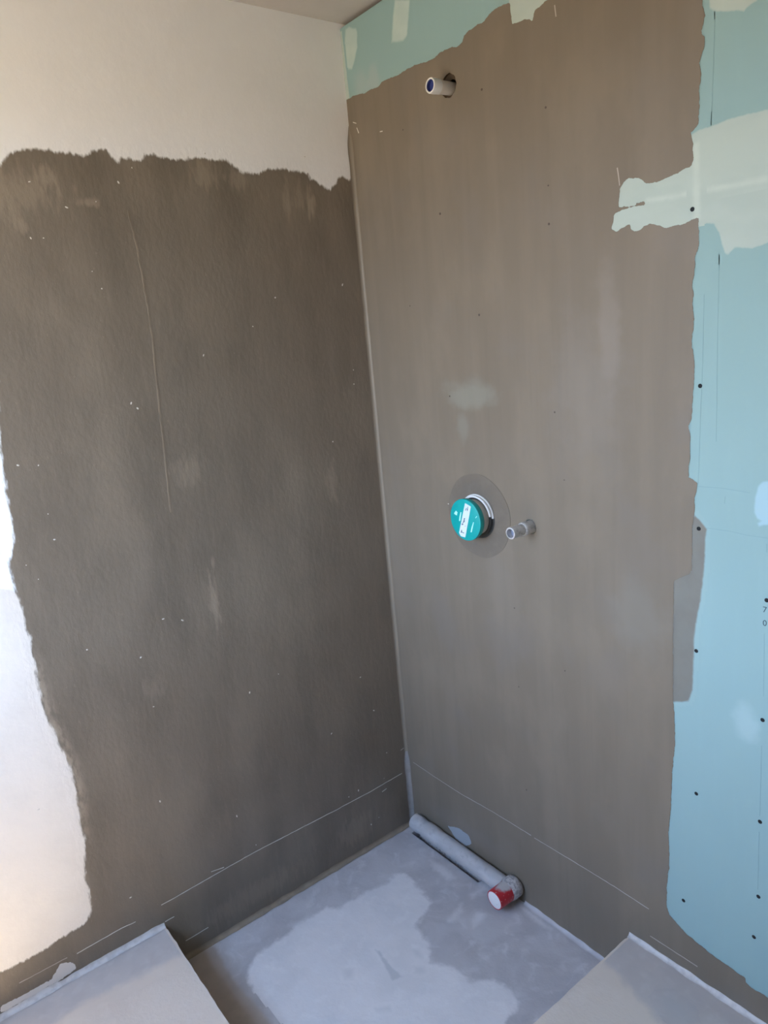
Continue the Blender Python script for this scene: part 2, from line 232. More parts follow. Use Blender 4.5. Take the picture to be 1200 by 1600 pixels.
def stroke(name, pts, width, place, d0, d1, mat, parent, wob=0.0, seed=0.0, label=None):
    """a thin drawn or scraped line"""
    c = [Vector(p) for p in dense(pts, 0.012, wob, 60, seed, closed=False)]
    L, R = [], []
    for i, p in enumerate(c):
        t = (c[min(i + 1, len(c) - 1)] - c[max(i - 1, 0)]).normalized()
        nrm = Vector((-t.y, t.x))
        w = width * (.65 + .7 * abs(noise.noise(Vector((p.x * 40, p.y * 40, seed + 4))))) * .5
        L.append(p + nrm * w); R.append(p - nrm * w)
    bm = bmesh.new()
    rows = [[bm.verts.new(place(q.x, q.y, d)) for q in (l, r)] for l, r in zip(L, R) for d in (d1,)]
    low = [[bm.verts.new(place(q.x, q.y, d0)) for q in (l, r)] for l, r in zip(L, R)]
    for i in range(len(rows) - 1):
        a, b, c2, d2 = rows[i], rows[i + 1], low[i], low[i + 1]
        bm.faces.new((a[0], b[0], b[1], a[1]))
        bm.faces.new((a[0], c2[0], d2[0], b[0]))
        bm.faces.new((a[1], b[1], d2[1], c2[1]))
    for e in (0, -1): bm.faces.new((rows[e][0], rows[e][1], low[e][1], low[e][0]))
    o = link_mesh(name, bm, mat, parent)
    if label: o['label'] = label
    return o

def lathe(bm, prof, axis, origin, n=40, closed=False):
    """spin a profile of (distance along axis, radius) about an axis"""
    axis = Vector(axis).normalized()
    up = Vector((0, 0, 1)) if abs(axis.z) < .9 else Vector((1, 0, 0))
    e1 = axis.cross(up).normalized(); e2 = axis.cross(e1).normalized()
    o = Vector(origin)
    rings = []
    for t, r in prof:
        if r < 1e-6: rings.append([bm.verts.new(o + axis * t)])
        else: rings.append([bm.verts.new(o + axis * t + (e1 * math.cos(2*math.pi*i/n) + e2 * math.sin(2*math.pi*i/n)) * r) for i in range(n)])
    pairs = list(zip(rings[:-1], rings[1:]))
    if closed: pairs.append((rings[-1], rings[0]))
    for a, b in pairs:
        for i in range(n):
            j = (i + 1) % n
            if len(a) == 1 and len(b) == 1: continue
            if len(a) == 1: bm.faces.new((a[0], b[i], b[j]))
            elif len(b) == 1: bm.faces.new((a[i], b[0], a[j]))
            else: bm.faces.new((a[i], a[j], b[j], b[i]))

def shade_edges(o, deg=35):
    for p in o.data.polygons: p.use_smooth = True
    o.data.set_sharp_from_angle(angle=math.radians(deg))
    return o

# ------------------------------------------------------------------ materials
class Mat:
    def __init__(self, name, color, rough=.6, spec=.5):
        self.m = bpy.data.materials.new(name); self.m.use_nodes = True
        self.n, self.l = self.m.node_tree.nodes, self.m.node_tree.links
        self.b = self.n['Principled BSDF']
        self.b.inputs['Roughness'].default_value = rough
        self.b.inputs['Specular IOR Level'].default_value = spec
        self.b.inputs['Base Color'].default_value = (*color, 1)
        self.tc = self.n.new('ShaderNodeTexCoord').outputs['Object']
        rgb = self.n.new('ShaderNodeRGB'); rgb.outputs[0].default_value = (*color, 1)
        self.c = rgb.outputs[0]
        self.h = None
        self.cache = {}
    def noise(self, scale, detail=4, rough=.55, distort=0.0, off=(0, 0, 0)):
        mp = self.n.new('ShaderNodeMapping')
        mp.inputs['Scale'].default_value = scale if hasattr(scale, '__len__') else (scale,) * 3
        mp.inputs['Location'].default_value = off
        self.l.new(self.tc, mp.inputs['Vector'])
        t = self.n.new('ShaderNodeTexNoise')
        t.inputs['Scale'].default_value = 1.0; t.inputs['Detail'].default_value = detail
        t.inputs['Roughness'].default_value = rough; t.inputs['Distortion'].default_value = distort
        self.l.new(mp.outputs[0], t.inputs['Vector'])
        return t.outputs['Fac']
    def remap(self, val, lo, hi, to=(0, 1), smooth=True):
        r = self.n.new('ShaderNodeMapRange')
        if smooth: r.interpolation_type = 'SMOOTHSTEP'
        r.inputs['From Min'].default_value = lo; r.inputs['From Max'].default_value = hi
        r.inputs['To Min'].default_value = to[0]; r.inputs['To Max'].default_value = to[1]
        self.l.new(val, r.inputs['Value'])
        return r.outputs[0]
    def mul(self, a, b, op='MULTIPLY'):
        m = self.n.new('ShaderNodeMath'); m.operation = op
        for i, v in enumerate((a, b)):
            if isinstance(v, (int, float)): m.inputs[i].default_value = v
            else: self.l.new(v, m.inputs[i])
        return m.outputs[0]
    def tint(self, color, fac):
        x = self.n.new('ShaderNodeMix'); x.data_type = 'RGBA'
        self.l.new(self.c, x.inputs['A']); x.inputs['B'].default_value = (*color, 1)
        if isinstance(fac, (int, float)): x.inputs['Factor'].default_value = fac
        else: self.l.new(fac, x.inputs['Factor'])
        self.c = x.outputs['Result']
        return self
    def spots(self, scale, lo, hi, color, amt=1.0, **k):
        return self.tint(color, self.remap(self.noise(scale, **k), lo, hi, (0, amt)))
    def blob(self, centre, radii, color, amt, soft=.3, ragged=.5, nscale=14):
        s = self.n.new('ShaderNodeVectorMath'); s.operation = 'SUBTRACT'; s.inputs[1].default_value = centre
        self.l.new(self.tc, s.inputs[0])
        m = self.n.new('ShaderNodeVectorMath'); m.operation = 'MULTIPLY'
        m.inputs[1].default_value = [1 / r if r else 0 for r in radii]
        self.l.new(s.outputs[0], m.inputs[0])
        L = self.n.new('ShaderNodeVectorMath'); L.operation = 'LENGTH'; self.l.new(m.outputs[0], L.inputs[0])
        if nscale not in self.cache: self.cache[nscale] = self.mul(self.noise(nscale, 3), -.5, 'ADD')
        nz = self.mul(self.cache[nscale], ragged * 2)
        d = self.mul(L.outputs['Value'], nz, 'ADD')
        return self.tint(color, self.remap(d, 1.0, soft, (0, amt)))
    def blend(self, fn, fac):
        base = self.c
        fn(self)
        x = self.n.new('ShaderNodeMix'); x.data_type = 'RGBA'
        self.l.new(base, x.inputs['A']); self.l.new(self.c, x.inputs['B']); self.l.new(fac, x.inputs['Factor'])
        self.c = x.outputs['Result']
        return self
    def cover(self, scale, amp, soft, opacity=1.0, detail=4):
        a = self.n.new('ShaderNodeAttribute'); a.attribute_name = 'cover'; self.attr = a.outputs['Fac']
        f = self.mul(self.attr, self.mul(self.mul(self.noise(scale, detail, .6), -.5, 'ADD'), amp * 2), 'ADD')
        return self.remap(f, -soft, soft, (0, opacity))
    def z_range(self, a, b, c, d):
        sep = self.n.new('ShaderNodeSeparateXYZ'); self.l.new(self.tc, sep.inputs[0])
        return self.mul(self.remap(sep.outputs['Z'], a, b), self.remap(sep.outputs['Z'], d, c))
    def bump(self, val, dist, strength=1.0):
        b = self.n.new('ShaderNodeBump'); b.inputs['Distance'].default_value = dist; b.inputs['Strength'].default_value = strength
        self.l.new(val, b.inputs['Height'])
        if self.h is not None: self.l.new(self.h, b.inputs['Normal'])
        self.h = b.outputs[0]
        return self
    def rough_var(self, val, lo, hi):
        self.l.new(self.remap(val, .3, .7, (lo, hi)), self.b.inputs['Roughness'])
        return self
    def fray(self, scale, amp, soft=.002, opacity=1.0, detail=4, patchy=None):
        a = self.n.new('ShaderNodeAttribute'); a.attribute_name = 'cover'
        f = self.mul(a.outputs['Fac'], self.mul(self.mul(self.noise(scale, detail, .6), -.5, 'ADD'), amp * 2), 'ADD')
        f = self.remap(f, -soft, soft, (0, opacity))
        if patchy: f = self.mul(f, self.remap(self.noise(patchy[0], 4, .6, off=(5, 3, 2)), patchy[1], patchy[2]))
        t = self.n.new('ShaderNodeBsdfTransparent'); x = self.n.new('ShaderNodeMixShader')
        self.l.new(f, x.inputs[0]); self.l.new(t.outputs[0], x.inputs[1]); self.l.new(self.b.outputs[0], x.inputs[2])
        self.l.new(x.outputs[0], self.n['Material Output'].inputs['Surface'])
        return self
    def done(self):
        self.l.new(self.c, self.b.inputs['Base Color'])
        if self.h is not None: self.l.new(self.h, self.b.inputs['Normal'])
        return self.m


def scaled(c, k): return tuple(min(1, x * k) for x in c)

# colours of bare surfaces, shared by the coats that fade into them
def start(m, color):
    rgb = m.n.new('ShaderNodeRGB'); rgb.outputs[0].default_value = (*color, 1); m.c = rgb.outputs[0]
def c_plaster(m):
    start(m, (.90, .875, .86))
    m.spots(6, .35, .7, (.86, .835, .82), .5, detail=2).spots(28, .5, .75, (.92, .90, .885), .35, detail=2)
    sep = m.n.new('ShaderNodeSeparateXYZ'); m.l.new(m.tc, sep.inputs[0])
    y, z = sep.outputs['Y'], sep.outputs['Z']
    h = m.mul(z, m.mul(y, .5), 'ADD')                       # warm light painted in as cream under a slightly sloping seam
    h = m.mul(h, m.mul(m.mul(m.noise(40, 2), -.5, 'ADD'), .02), 'ADD')
    left = m.remap(y, -.97, -1.0)
    m.tint((.92, .94, .96), m.mul(left, m.remap(z, 1.80, 1.74)))
    m.tint((.77, .705, .64), m.mul(left, m.remap(h, .656, .650)))
    m.tint((.70, .64, .575), m.mul(m.mul(left, m.remap(h, .656, .650)), m.remap(m.noise(9, 3), .40, .75, (0, .6))))
def c_slurry(m):
    start(m, (.51, .49, .50))
    m.spots((7, 7, 7), .36, .68, (.41, .39, .40), .8, detail=4, distort=.6)
    m.spots((16, 16, 16), .5, .74, (.61, .59, .60), .7, detail=4, distort=.8)
def c_pale(m):
    start(m, (.73, .70, .70))
    m.spots(8, .38, .68, (.65, .63, .635), .7, detail=4).spots(24, .5, .72, (.77, .745, .745), .6, detail=3)
def c_screed(m):
    start(m, (.67, .575, .49))
    m.spots(5, .38, .7, (.61, .52, .445), .7, detail=4).spots(20, .45, .7, (.70, .61, .53), .5, detail=3)
def c_thin(m):
    start(m, (.50, .46, .44))
    m.spots((14, 14, 14), .4, .7, (.45, .41, .395), .7, detail=3).spots((30, 30, 30), .5, .7, (.55, .51, .49), .5, detail=2)
def c_board(m):
    start(m, (.278, .415, .418))
    m.spots((5, 1, 3), .4, .7, (.266, .40, .403), .6, detail=2).spots((30, 1, 4), .5, .75, (.288, .43, .433), .5, detail=2)
    m.blob((1.175, 0, .86), (.035, 0, .06), (.39, .53, .54), .6, ragged=.8)
    m.blob((.07, 0, 2.38), (.05, 0, .05), (.39, .45, .44), .5, ragged=.6)
    m.blob((.13, 0, 2.37), (.04, 0, .05), (.39, .44, .44), .5, ragged=.6)
def c_filler(m):
    start(m, (.44, .515, .475))
    m.spots((8, 1, 16), .42, .68, (.405, .48, .445), .6, detail=3)
def plain(*cs):
    def f(m):
        start(m, cs[0])
        if len(cs) > 1: m.spots(22, .4, .68, cs[1], .7, detail=3)
    return f

m = Mat('bare_plaster', (.9, .87, .86), .85, .2); c_plaster(m)
m.bump(m.noise(45, 3, .6), .0006)
plaster = m.done()

# waterproofing coat, rolled over rough plaster on the left wall
CL = (.186, .149, .111)
def c_coat_left(m):
    start(m, CL)
    m.spots((9, 9, 4), .4, .7, scaled(CL, .80), .75, detail=4)
    m.spots((60, 60, 7), .52, .74, scaled(CL, 1.18), .5, detail=4)
    m.spots((4, 4, 1.6), .46, .72, scaled(CL, 1.38), .65, detail=4)
    m.spots((160, 160, 90), .66, .74, scaled(CL, 1.6), .35, detail=2)
    W = scaled(CL, 1.75)
    for y, z, ry, rz, amt in BRUSHED: m.blob((0, y, z), (0, ry, rz), W, amt, soft=.2, ragged=1.1, nscale=(70, 70, 18))
m = Mat('coat_over_plaster', CL, .42, .6)
c_plaster(m)
cov = m.cover((90, 90, 26), .011, .004)
m.blend(c_coat_left, cov)
edge = m.mul(m.remap(m.attr, .035, .0), m.mul(m.z_range(.45, .62, .95, 1.08), m.remap(m.noise((60, 60, 26), 3), .35, .6)))
m.tint(scaled(CL, 2.3), m.mul(m.mul(edge, cov), .6))
m.bump(m.noise((75, 75, 45), 4, .58), .0010)
coat_left = m.done()
m = Mat('worn_coat_left', scaled(CL, 1.4), .55, .3); m.spots((60, 60, 16), .42, .62, CL, .9); coat_left_worn = m.done()

# the same coat brushed over smooth boards on the right wall
CR = (.182, .150, .113)
m = Mat('coat_over_board', CR, .5, .32)
m.spots((13, 1, 1.1), .40, .72, scaled(CR, 1.16), .7, detail=3)
m.spots((34, 1, 2.2), .48, .75, scaled(CR, .90), .45, detail=3, off=(3, 0, 1))
m.spots((7, 1, 4), .46, .72, scaled(CR, 1.22), .65, detail=4)
m.spots((5, 1, 4), .5, .72, (.19, .163, .135), .6, detail=3, off=(7, 0, 2))
m.blob((.42, 0, 1.53), (.12, 0, .055), (0.248, 0.248, 0.205), .55, ragged=.7)
m.blob((.39, 0, 1.44), (.03, 0, .06), (0.248, 0.248, 0.205), .4, ragged=.6)
m.blob((.86, 0, 1.68), (.035, 0, .20), (0.248, 0.214, 0.18), .5, ragged=.6)
m.blob((.80, 0, 1.55), (.14, 0, .22), (0.229, 0.205, 0.18), .35, ragged=.7)
m.blob((.93, 0, 1.03), (.10, 0, .13), (0.236, 0.223, 0.192), .35, ragged=.6)
m.blob((.50, 0, 1.0), (.10, 0, .18), (0.223, 0.192, 0.155), .3, ragged=.7)
m.blob((.30, 0, .12), (.25, 0, .05), (0.223, 0.192, 0.167), .3, ragged=.6)
m.bump(m.noise((30, 1, 8), 3, .5), .0006)
m.fray((70, 1, 60), .0045, .0003)
coat_right = m.done()
def laid(name, base, fn, scale, amp, soft, opacity=1.0, rough=.8, spec=.2, bump=None):
    m = Mat(name, (.5, .5, .5), rough, spec); base(m)
    m.blend(fn, m.cover(scale, amp, soft, opacity))
    if bump: m.bump(m.noise(bump[0], 3, .6), bump[1])
    return m.done()
coat_right_thin = laid('thin_coat_right', c_board, plain((.182, .172, .146), (.168, .15, .125)), (50, 1, 40), .003, .003, .95, .55, .4)
m = Mat('collar_coat', (.152, .126, .098), .5, .4)
m.spots(26, .45, .7, (.175, .146, .115), .7)
m.bump(m.noise(60, 4), .001)
collar_mat = m.done()
m = Mat('pale_tape', (.27, .25, .235), .6, .35)
m.spots(40, .4, .7, (.21, .195, .18), .7)
tape_mat = m.done()
m = Mat('corner_fillet', scaled(CR, 1.12), .5, .4)
m.spots((60, 60, 12), .4, .7, scaled(CR, 1.3), .6)
fillet_mat = m.done()

# moisture-resistant board, filler, pencil
m = Mat('green_board_paper', (.3, .45, .45), .75, .25); c_board(m); board_mat = m.done()
filler_mat = laid('joint_filler', c_board, c_filler, (60, 1, 60), .003, .002)
filler_fresh = laid('joint_filler_fresh', c_filler, plain((.52, .595, .54), (.485, .56, .51)), (60, 1, 60), .004, .006, .8)
filler_smooth = laid('joint_filler_smooth', c_filler, plain((.41, .485, .45)), (60, 1, 60), .004, .012, .8)
daub_mat = laid('filler_daub', c_board, plain((.46, .57, .54), (.51, .61, .57)), (60, 1, 60), .003, .004, .9)
daub_white = laid('white_daub', c_board, plain((.37, .54, .60)), (60, 1, 60), .002, .003)
m = Mat('bluish_tape', (.33, .36, .39), .7, .3)
m.fray((50, 1, 50), .006, .0003)
tape_blue = m.done()
pencil_mat = Mat('pencil', (.24, .37, .38), .7, .3).done()
ink_mat = Mat('dark_print', (.05, .09, .11), .6, .3).done()
screw_mat = Mat('black_phosphate_steel', (.014, .016, .018), .6, .2).done()
pin_mat = Mat('coated_screw', (.075, .058, .045), .55, .4).done()
chalk_mat = Mat('pale_scrape', (.66, .62, .56), .7, .2).done()
chalk_mid = Mat('faint_scrape', (.40, .37, .34), .7, .2).done()
chalk_dim = Mat('dull_scrape', (.42, .37, .32), .7, .2).done()

# ceiling, floors
m = Mat('ceiling_paint', (.53, .49, .455), .9, .2)
m.spots(8, .4, .7, (.49, .45, .42), .6)
ceil_mat = m.done()
room_mat = Mat('room_plaster', (.52, .49, .46), .9, .2)
room_mat = room_mat.done()
m = Mat('grey_screed', (.7, .65, .6), .85, .25); c_screed(m); m.bump(m.noise(90, 3, .6), .0009); screed_mat = m.done()
m = Mat('cement_slurry', (.5, .5, .5), .75, .3); c_slurry(m); m.bump(m.noise(30, 3, .6), .0016); slurry_mat = m.done()
pale_cement = laid('pale_cement', c_slurry, c_pale, (26, 26, 26), .022, .010, .95, .8, .25, (40, .001))
smear_cement = laid('cement_smear', c_slurry, c_pale, (60, 60, 60), .010, .012, .6, .8, .25)
mark_mat = laid('cement_mark', c_pale, plain((.50, .50, .515)), (60, 60, 60), .006, .004, .75)
mark_faint = laid('cement_mark_faint', c_pale, plain((.58, .57, .58)), (60, 60, 60), .008, .010, .6)
spot_mat = laid('coat_spot', c_thin, plain((.46, .44, .43)), (40, 40, 40), .012, .015, .6)
floor_coat_mat = laid('floor_coat', c_slurry, plain((.45, .395, .36), (.40, .35, .32)), (30, 30, 30), .010, .008, 1, .55, .35)
floor_thin_mat = laid('floor_coat_thin', c_screed, c_thin, (22, 22, 22), .022, .016, .9, .65, .3)

# fittings
m = Mat('teal_plastic', (.0, .33, .32), .38, .5)
teal = m.done()
tape_paper = Mat('paper_tape', (.60, .68, .76), .7, .3).done()
pale_teal = Mat('pale_print', (.40, .80, .78), .5, .4).done()
grey_plastic = Mat('grey_plastic', (.55, .54, .50), .45, .5).done()
white_plastic = Mat('white_plastic', (.75, .74, .72), .45, .5).done()
socket_shade = Mat('socket_shade', (.045, .046, .046), .6, .4).done()  # near-black that paints the shade around the valve cap
blue_plastic = Mat('blue_plastic', (.03, .045, .20), .4, .5).done()
hole_mat = Mat('hole_brown', (.13, .095, .068), .9, .1).done()
dark_hole = Mat('dark_cavity', (.09, .07, .055), .9, .1).done()
m = Mat('dirty_steel', (.55, .54, .53), .38, .5)
m.b.inputs['Metallic'].default_value = .2
m.spots(90, .5, .62, (.24, .23, .23), .7).spots(45, .5, .7, (.68, .67, .65), .6)
steel = m.done()
m = Mat('red_plastic_cap', (.46, .02, .03), .4, .5)
m.spots(120, .6, .72, (.6, .35, .34), .7)
m.blob((0, -.055, .03), (.025, .035, .022), (.50, .49, .48), .95, soft=.6, ragged=.4, nscale=60)
red_mat = m.done()
m = Mat('cap_face_white', (.78, .76, .75), .6, .4)
m.spots(90, .62, .7, (.35, .35, .36), .7)
cap_white = m.done()
m = Mat('cement_covered_pipe', (.42, .41, .415), .7, .3)
m.spots((10, 30, 30), .4, .68, (.52, .51, .515), .7, detail=4).spots(50, .55, .75, (.33, .32, .33), .6)
m.bump(m.noise(60, 3), .0012)
pipe_mat = m.done()
m = Mat('crumbly_mortar', (.50, .47, .46), .85, .2)
m.spots(110, .45, .62, (.30, .28, .28), .9).bump(m.noise(110, 4), .003)
crumb_mat = m.done()
frame_mat = Mat('white_window_frame', (.8, .8, .79), .4, .5).done()
mg = bpy.data.materials.new('window_glass'); mg.use_nodes = True
gn, gl = mg.node_tree.nodes, mg.node_tree.links
gn.clear()
g_out = gn.new('ShaderNodeOutputMaterial'); g_mix = gn.new('ShaderNodeMixShader'); g_mix.inputs[0].default_value = .05
g_t = gn.new('ShaderNodeBsdfTransparent'); g_t.inputs[0].default_value = (.96, .98, .97, 1); g_g = gn.new('ShaderNodeBsdfGlossy'); g_g.inputs['Roughness'].default_value = .02
gl.new(g_t.outputs[0], g_mix.inputs[1]); gl.new(g_g.outputs[0], g_mix.inputs[2]); gl.new(g_mix.outputs[0], g_out.inputs[0])

# ------------------------------------------------------------------ the shell
EX, EY = .892, -.905          # edges of the raised screed round the sunken shower floor
T = .15
bm = bmesh.new(); add_box(bm, -T, 0, ROOM_Y - T, T + .1, -.1, CEIL + .1)
wall_left = structure(link_mesh('wall_left', bm, plaster), 'rough plastered left wall, bare at the top and brown coated below')
# right wall: cavity backing behind two boards
bm = bmesh.new(); add_box(bm, 0, ROOM_X + T, .07, .07 + T, -.1, CEIL + .1)
wall_right = structure(link_mesh('wall_right', bm, dark_hole), 'right wall of green boards, mostly brushed over with brown coating')
bm = bmesh.new(); add_box(bm, ROOM_X, ROOM_X + T, ROOM_Y - T, .07, -.1, CEIL + .1)
wall_side = structure(link_mesh('wall_side', bm, room_mat), 'plain plastered wall behind the camera')
bm = bmesh.new()
wy0, wy1 = ROOM_Y - T, ROOM_Y
add_box(bm, 0, WIN[0], wy0, wy1, -.1, CEIL + .1)
add_box(bm, WIN[1], ROOM_X, wy0, wy1, -.1, CEIL + .1)
add_box(bm, WIN[0], WIN[1], wy0, wy1, -.1, WIN[2])
add_box(bm, WIN[0], WIN[1], wy0, wy1, WIN[3], CEIL + .1)
wall_window = structure(link_mesh('wall_window', bm, room_mat), 'plastered wall holding the window, opposite the boards')
bm = bmesh.new(); add_box(bm, 0, ROOM_X, ROOM_Y, .07, CEIL, CEIL + .1)
ceiling = structure(link_mesh('ceiling', bm, ceil_mat), 'dull grey-beige ceiling over the corner')
bm = bmesh.new()
TR = (.042, .478, -.043)                       # slot in the floor under the drain pipe: x0, x1, front edge
add_box(bm, 0, EX + .02, EY - .02, TR[2], -.1, 0)
add_box(bm, 0, TR[0], TR[2], .0705, -.1, 0)
add_box(bm, TR[1], EX + .02, TR[2], .0705, -.1, 0)
add_box(bm, TR[0], TR[1], TR[2], .0705, -.1, -.03)
recess = structure(link_mesh('floor_recess', bm, slurry_mat), 'sunken shower floor of bluish grey cement between the raised screeds')
# raised screed, an L with slightly worn edges
bm = bmesh.new()
edge = [(0, EY)]
outline = dense([(0.0005, EY), (EX, EY), (EX, 0)], .02, .0, closed=False)
outline = [(x + .0025 * noise.noise(Vector((x * 30, y * 30, 1))), y + .0025 * noise.noise(Vector((x * 30, y * 30, 5)))) for x, y in outline]
outline[0] = (0, outline[0][1]); outline[-1] = (outline[-1][0], 0)
poly = outline + [(ROOM_X, 0), (ROOM_X, ROOM_Y), (0, ROOM_Y)]
top = [bm.verts.new((x, y, STEP)) for x, y in poly]
bot = [bm.verts.new((x, y, -.1)) for x, y in poly]
bm.faces.new(top)
for i in range(len(poly)):
    j = (i + 1) % len(poly)
    bm.faces.new((top[i], bot[i], bot[j], top[j]))
bm.edges.ensure_lookup_table()
bev = [e for e in bm.edges if all(v in top[:len(outline)] for v in e.verts) and abs(e.verts[0].co.z - e.verts[1].co.z) < 1e-6]
bmesh.ops.bevel(bm, geom=bev, offset=.005, segments=2, affect='EDGES')
floor = structure(link_mesh('floor', bm, screed_mat), 'raised grey screed floor around the sunken shower')

# window in the opposite wall, out of the picture
win = bpy.data.objects.new('window_1', None); COL.objects.link(win)
win.location = ((WIN[0] + WIN[1]) / 2, ROOM_Y, WIN[2]); structure(win, 'white framed window that lights the shower corner')
def win_child(name, bm, mat):
    o = link_mesh(name, bm, mat); o.parent = win; o.matrix_parent_inverse = Matrix.Translation(win.location).inverted(); return o
yf0, yf1 = ROOM_Y - .10, ROOM_Y - .04
for nm, b in (('window_frame', (WIN[0], WIN[0] + .05, yf0, yf1, WIN[2], WIN[3])), ('window_frame', (WIN[1] - .05, WIN[1], yf0, yf1, WIN[2], WIN[3])),
              ('window_frame', (WIN[0] + .05, WIN[1] - .05, yf0, yf1, WIN[2], WIN[2] + .05)), ('window_frame', (WIN[0] + .05, WIN[1] - .05, yf0, yf1, WIN[3] - .05, WIN[3]))):
    bm = bmesh.new(); add_box(bm, *b); win_child(nm, bm, frame_mat)
bm = bmesh.new(); add_box(bm, WIN[0] + .05, WIN[1] - .05, ROOM_Y - .075, ROOM_Y - .065, WIN[2] + .05, WIN[3] - .05); win_child('window_pane', bm, mg)
bm = bmesh.new(); add_box(bm, WIN[0], WIN[1], ROOM_Y - .04, ROOM_Y + .02, WIN[2] - .0, WIN[2] + .02); win_child('window_sill', bm, frame_mat)

# ------------------------------------------------------------------ right wall: two boards and what is on them
VX, VZ = .4304, 1.2000            # shower valve
OX, OZ = .616, 1.198              # outlet beside it
HX, HZ = .4117, 2.2687            # shower head outlet
JZ = 1.9085                       # joint between the boards
hole_valve = circle(VX, VZ, .064, 48)
hole_out = circle(OX, OZ, .0195, 28)
hole_head = circle(HX + .006, HZ + .004, .0280, 32)
def board(z0, z1, holes, label):
    pts = dense([(.003, z0), (ROOM_X, z0), (ROOM_X, z1), (.003, z1)], .05, 0)
    return film('drywall_board', pts, on_right, -.0125, 0, board_mat, wall_right, holes, label)
board_low = board(-.02, JZ - .001, [hole_valve, hole_out], 'lower green board with the shower valve')
board_up = board(JZ + .001, CEIL - .013, [hole_head], 'upper green board with the shower head outlet')

# filler
layer('joint_filler', FILLER_BAND, on_right, .0003, filler_mat, wall_right, label='pale filler over the horizontal board joint', cell=.004)
for i, q in enumerate(FILLER_RIDGE):
    layer('filler_ridge', q, on_right, (.00045, .00036, .00052)[i], filler_smooth if i == 1 else filler_fresh, wall_right, cell=.003, margin=.012)
daub_names = ['pale filler daub right of the corner', 'pale filler daub in the corner', 'pale filler daub at the top right', 'pale filler daub at the top edge of the coating', 'white filler daub at the right edge']
for i, q in enumerate(FILLER_DAUBS):
    layer('filler_daub', q, on_right, .0003, (daub_mat, daub_mat, filler_mat, filler_mat, daub_white)[i], wall_right, label=daub_names[i], cell=.003, margin=.01)
# filler run down the top of the corner
layer('corner_filler', [(-.01, 2.53), (.007, 2.53), (.012, 2.43), (.015, 2.34), (.012, 2.235), (-.01, 2.235)], on_right, .0006, filler_mat, wall_right, cell=.003, margin=.006)

# coating
rc = [(-.02, RIGHT_COAT_TOP[0][1] - .004)] + RIGHT_COAT_TOP + RIGHT_COAT_SIDE + [(1.32, .205), (1.45, .21), (1.62, .20), (1.9, .21), (ROOM_X + .02, .21), (ROOM_X + .02, -.02), (-.02, -.02)]
layer('waterproof_coat', rc, on_right, .0008, coat_right, wall_right, [(VX, VZ, .0635), (OX, OZ, .0192), (HX + .006, HZ + .004, .0262)], 'brown waterproofing coat brushed over the boards', cell=.0055, margin=.008)
layer('thin_coat', RIGHT_THIN, on_right, .0002, coat_right_thin, wall_right, label='thin grey coat at the edge', cell=.004, margin=.008)
for i, q in enumerate(RIGHT_STREAKS[1:]):
    stroke('brush_mark', [q[0], q[2]], .0028, on_right, .0008, .0011, chalk_dim, wall_right, .001, i)
for i, q in enumerate(RIGHT_LINES):
    stroke('scraped_line', q, .0022 if i < 2 else .0028, on_right, .0008, .0012, (chalk_mid if i < 2 else chalk_dim if i == 2 else chalk_mat), wall_right, .0008, i)
layer('torn_tape', WALL_TAPE, on_right, .0012, tape_blue, wall_right, label='pale bluish tape remnant above the pipe', cell=.003)
for i, q in enumerate(PENCIL):
    stroke('pencil_line', q, .0019 if i not in (5, 6) else .0022, on_right, 0, .0003, pencil_mat, wall_right, .0004, i)

# drywall screws, heads just below the paper
def screw_mesh(r, mat):
    bm = bmesh.new()
    lathe(bm, [(0, r * 1.05), (.0006, r), (.0008, r * .45), (.0003, r * .38), (.0003, 0)], (0, -1, 0), (0, 0, 0), 14)
    bmesh.ops.recalc_face_normals(bm, faces=bm.faces[:])
    me = bpy.data.meshes.new('drywall_screw'); bm.to_mesh(me); bm.free(); me.materials.append(mat)
    return me
sm, pm = screw_mesh(.0042, screw_mat), screw_mesh(.0030, pin_mat)
for i, (x, z) in enumerate(SCREWS):
    o = bpy.data.objects.new('drywall_screw', sm); COL.objects.link(o)
    o.location = (x, -.0004 if i in (0, 2) else -.0001, z); o.parent = board_up if z > JZ else board_low
    if i == 2: o.location.y = -.0006
for i, (x, z) in enumerate(PIN_HOLES):
    o = bpy.data.objects.new('drywall_screw', pm); COL.objects.link(o)
    o.location = (x, -.0007, z); o.parent = board_up if z > JZ else board_low
    s = (1, .9, 1, .6, .8, .7, .9, .8, .6, .6, .6, .5, .6, .6, .6)[i]; o.scale = (s, 1, s)
# figures printed on the board
for ch, (x, z) in zip('70', PRINT):
    cu = bpy.data.curves.new('figure', 'FONT'); cu.body = ch; cu.size = .017; cu.align_x = 'CENTER'; cu.align_y = 'CENTER'; cu.extrude = .0002
    to = bpy.data.objects.new('figure', cu); COL.objects.link(to)
    bpy.context.view_layer.update()
    me = bpy.data.meshes.new_from_object(to.evaluated_get(bpy.context.evaluated_depsgraph_get()))
    bpy.data.objects.remove(to)
    me.materials.clear(); me.materials.append(ink_mat)
    o = bpy.data.objects.new('printed_figure', me); COL.objects.link(o); o.parent = board_low
    o.location = (x, -.0003, z); o.rotation_euler = (math.radians(90), 0, 0)

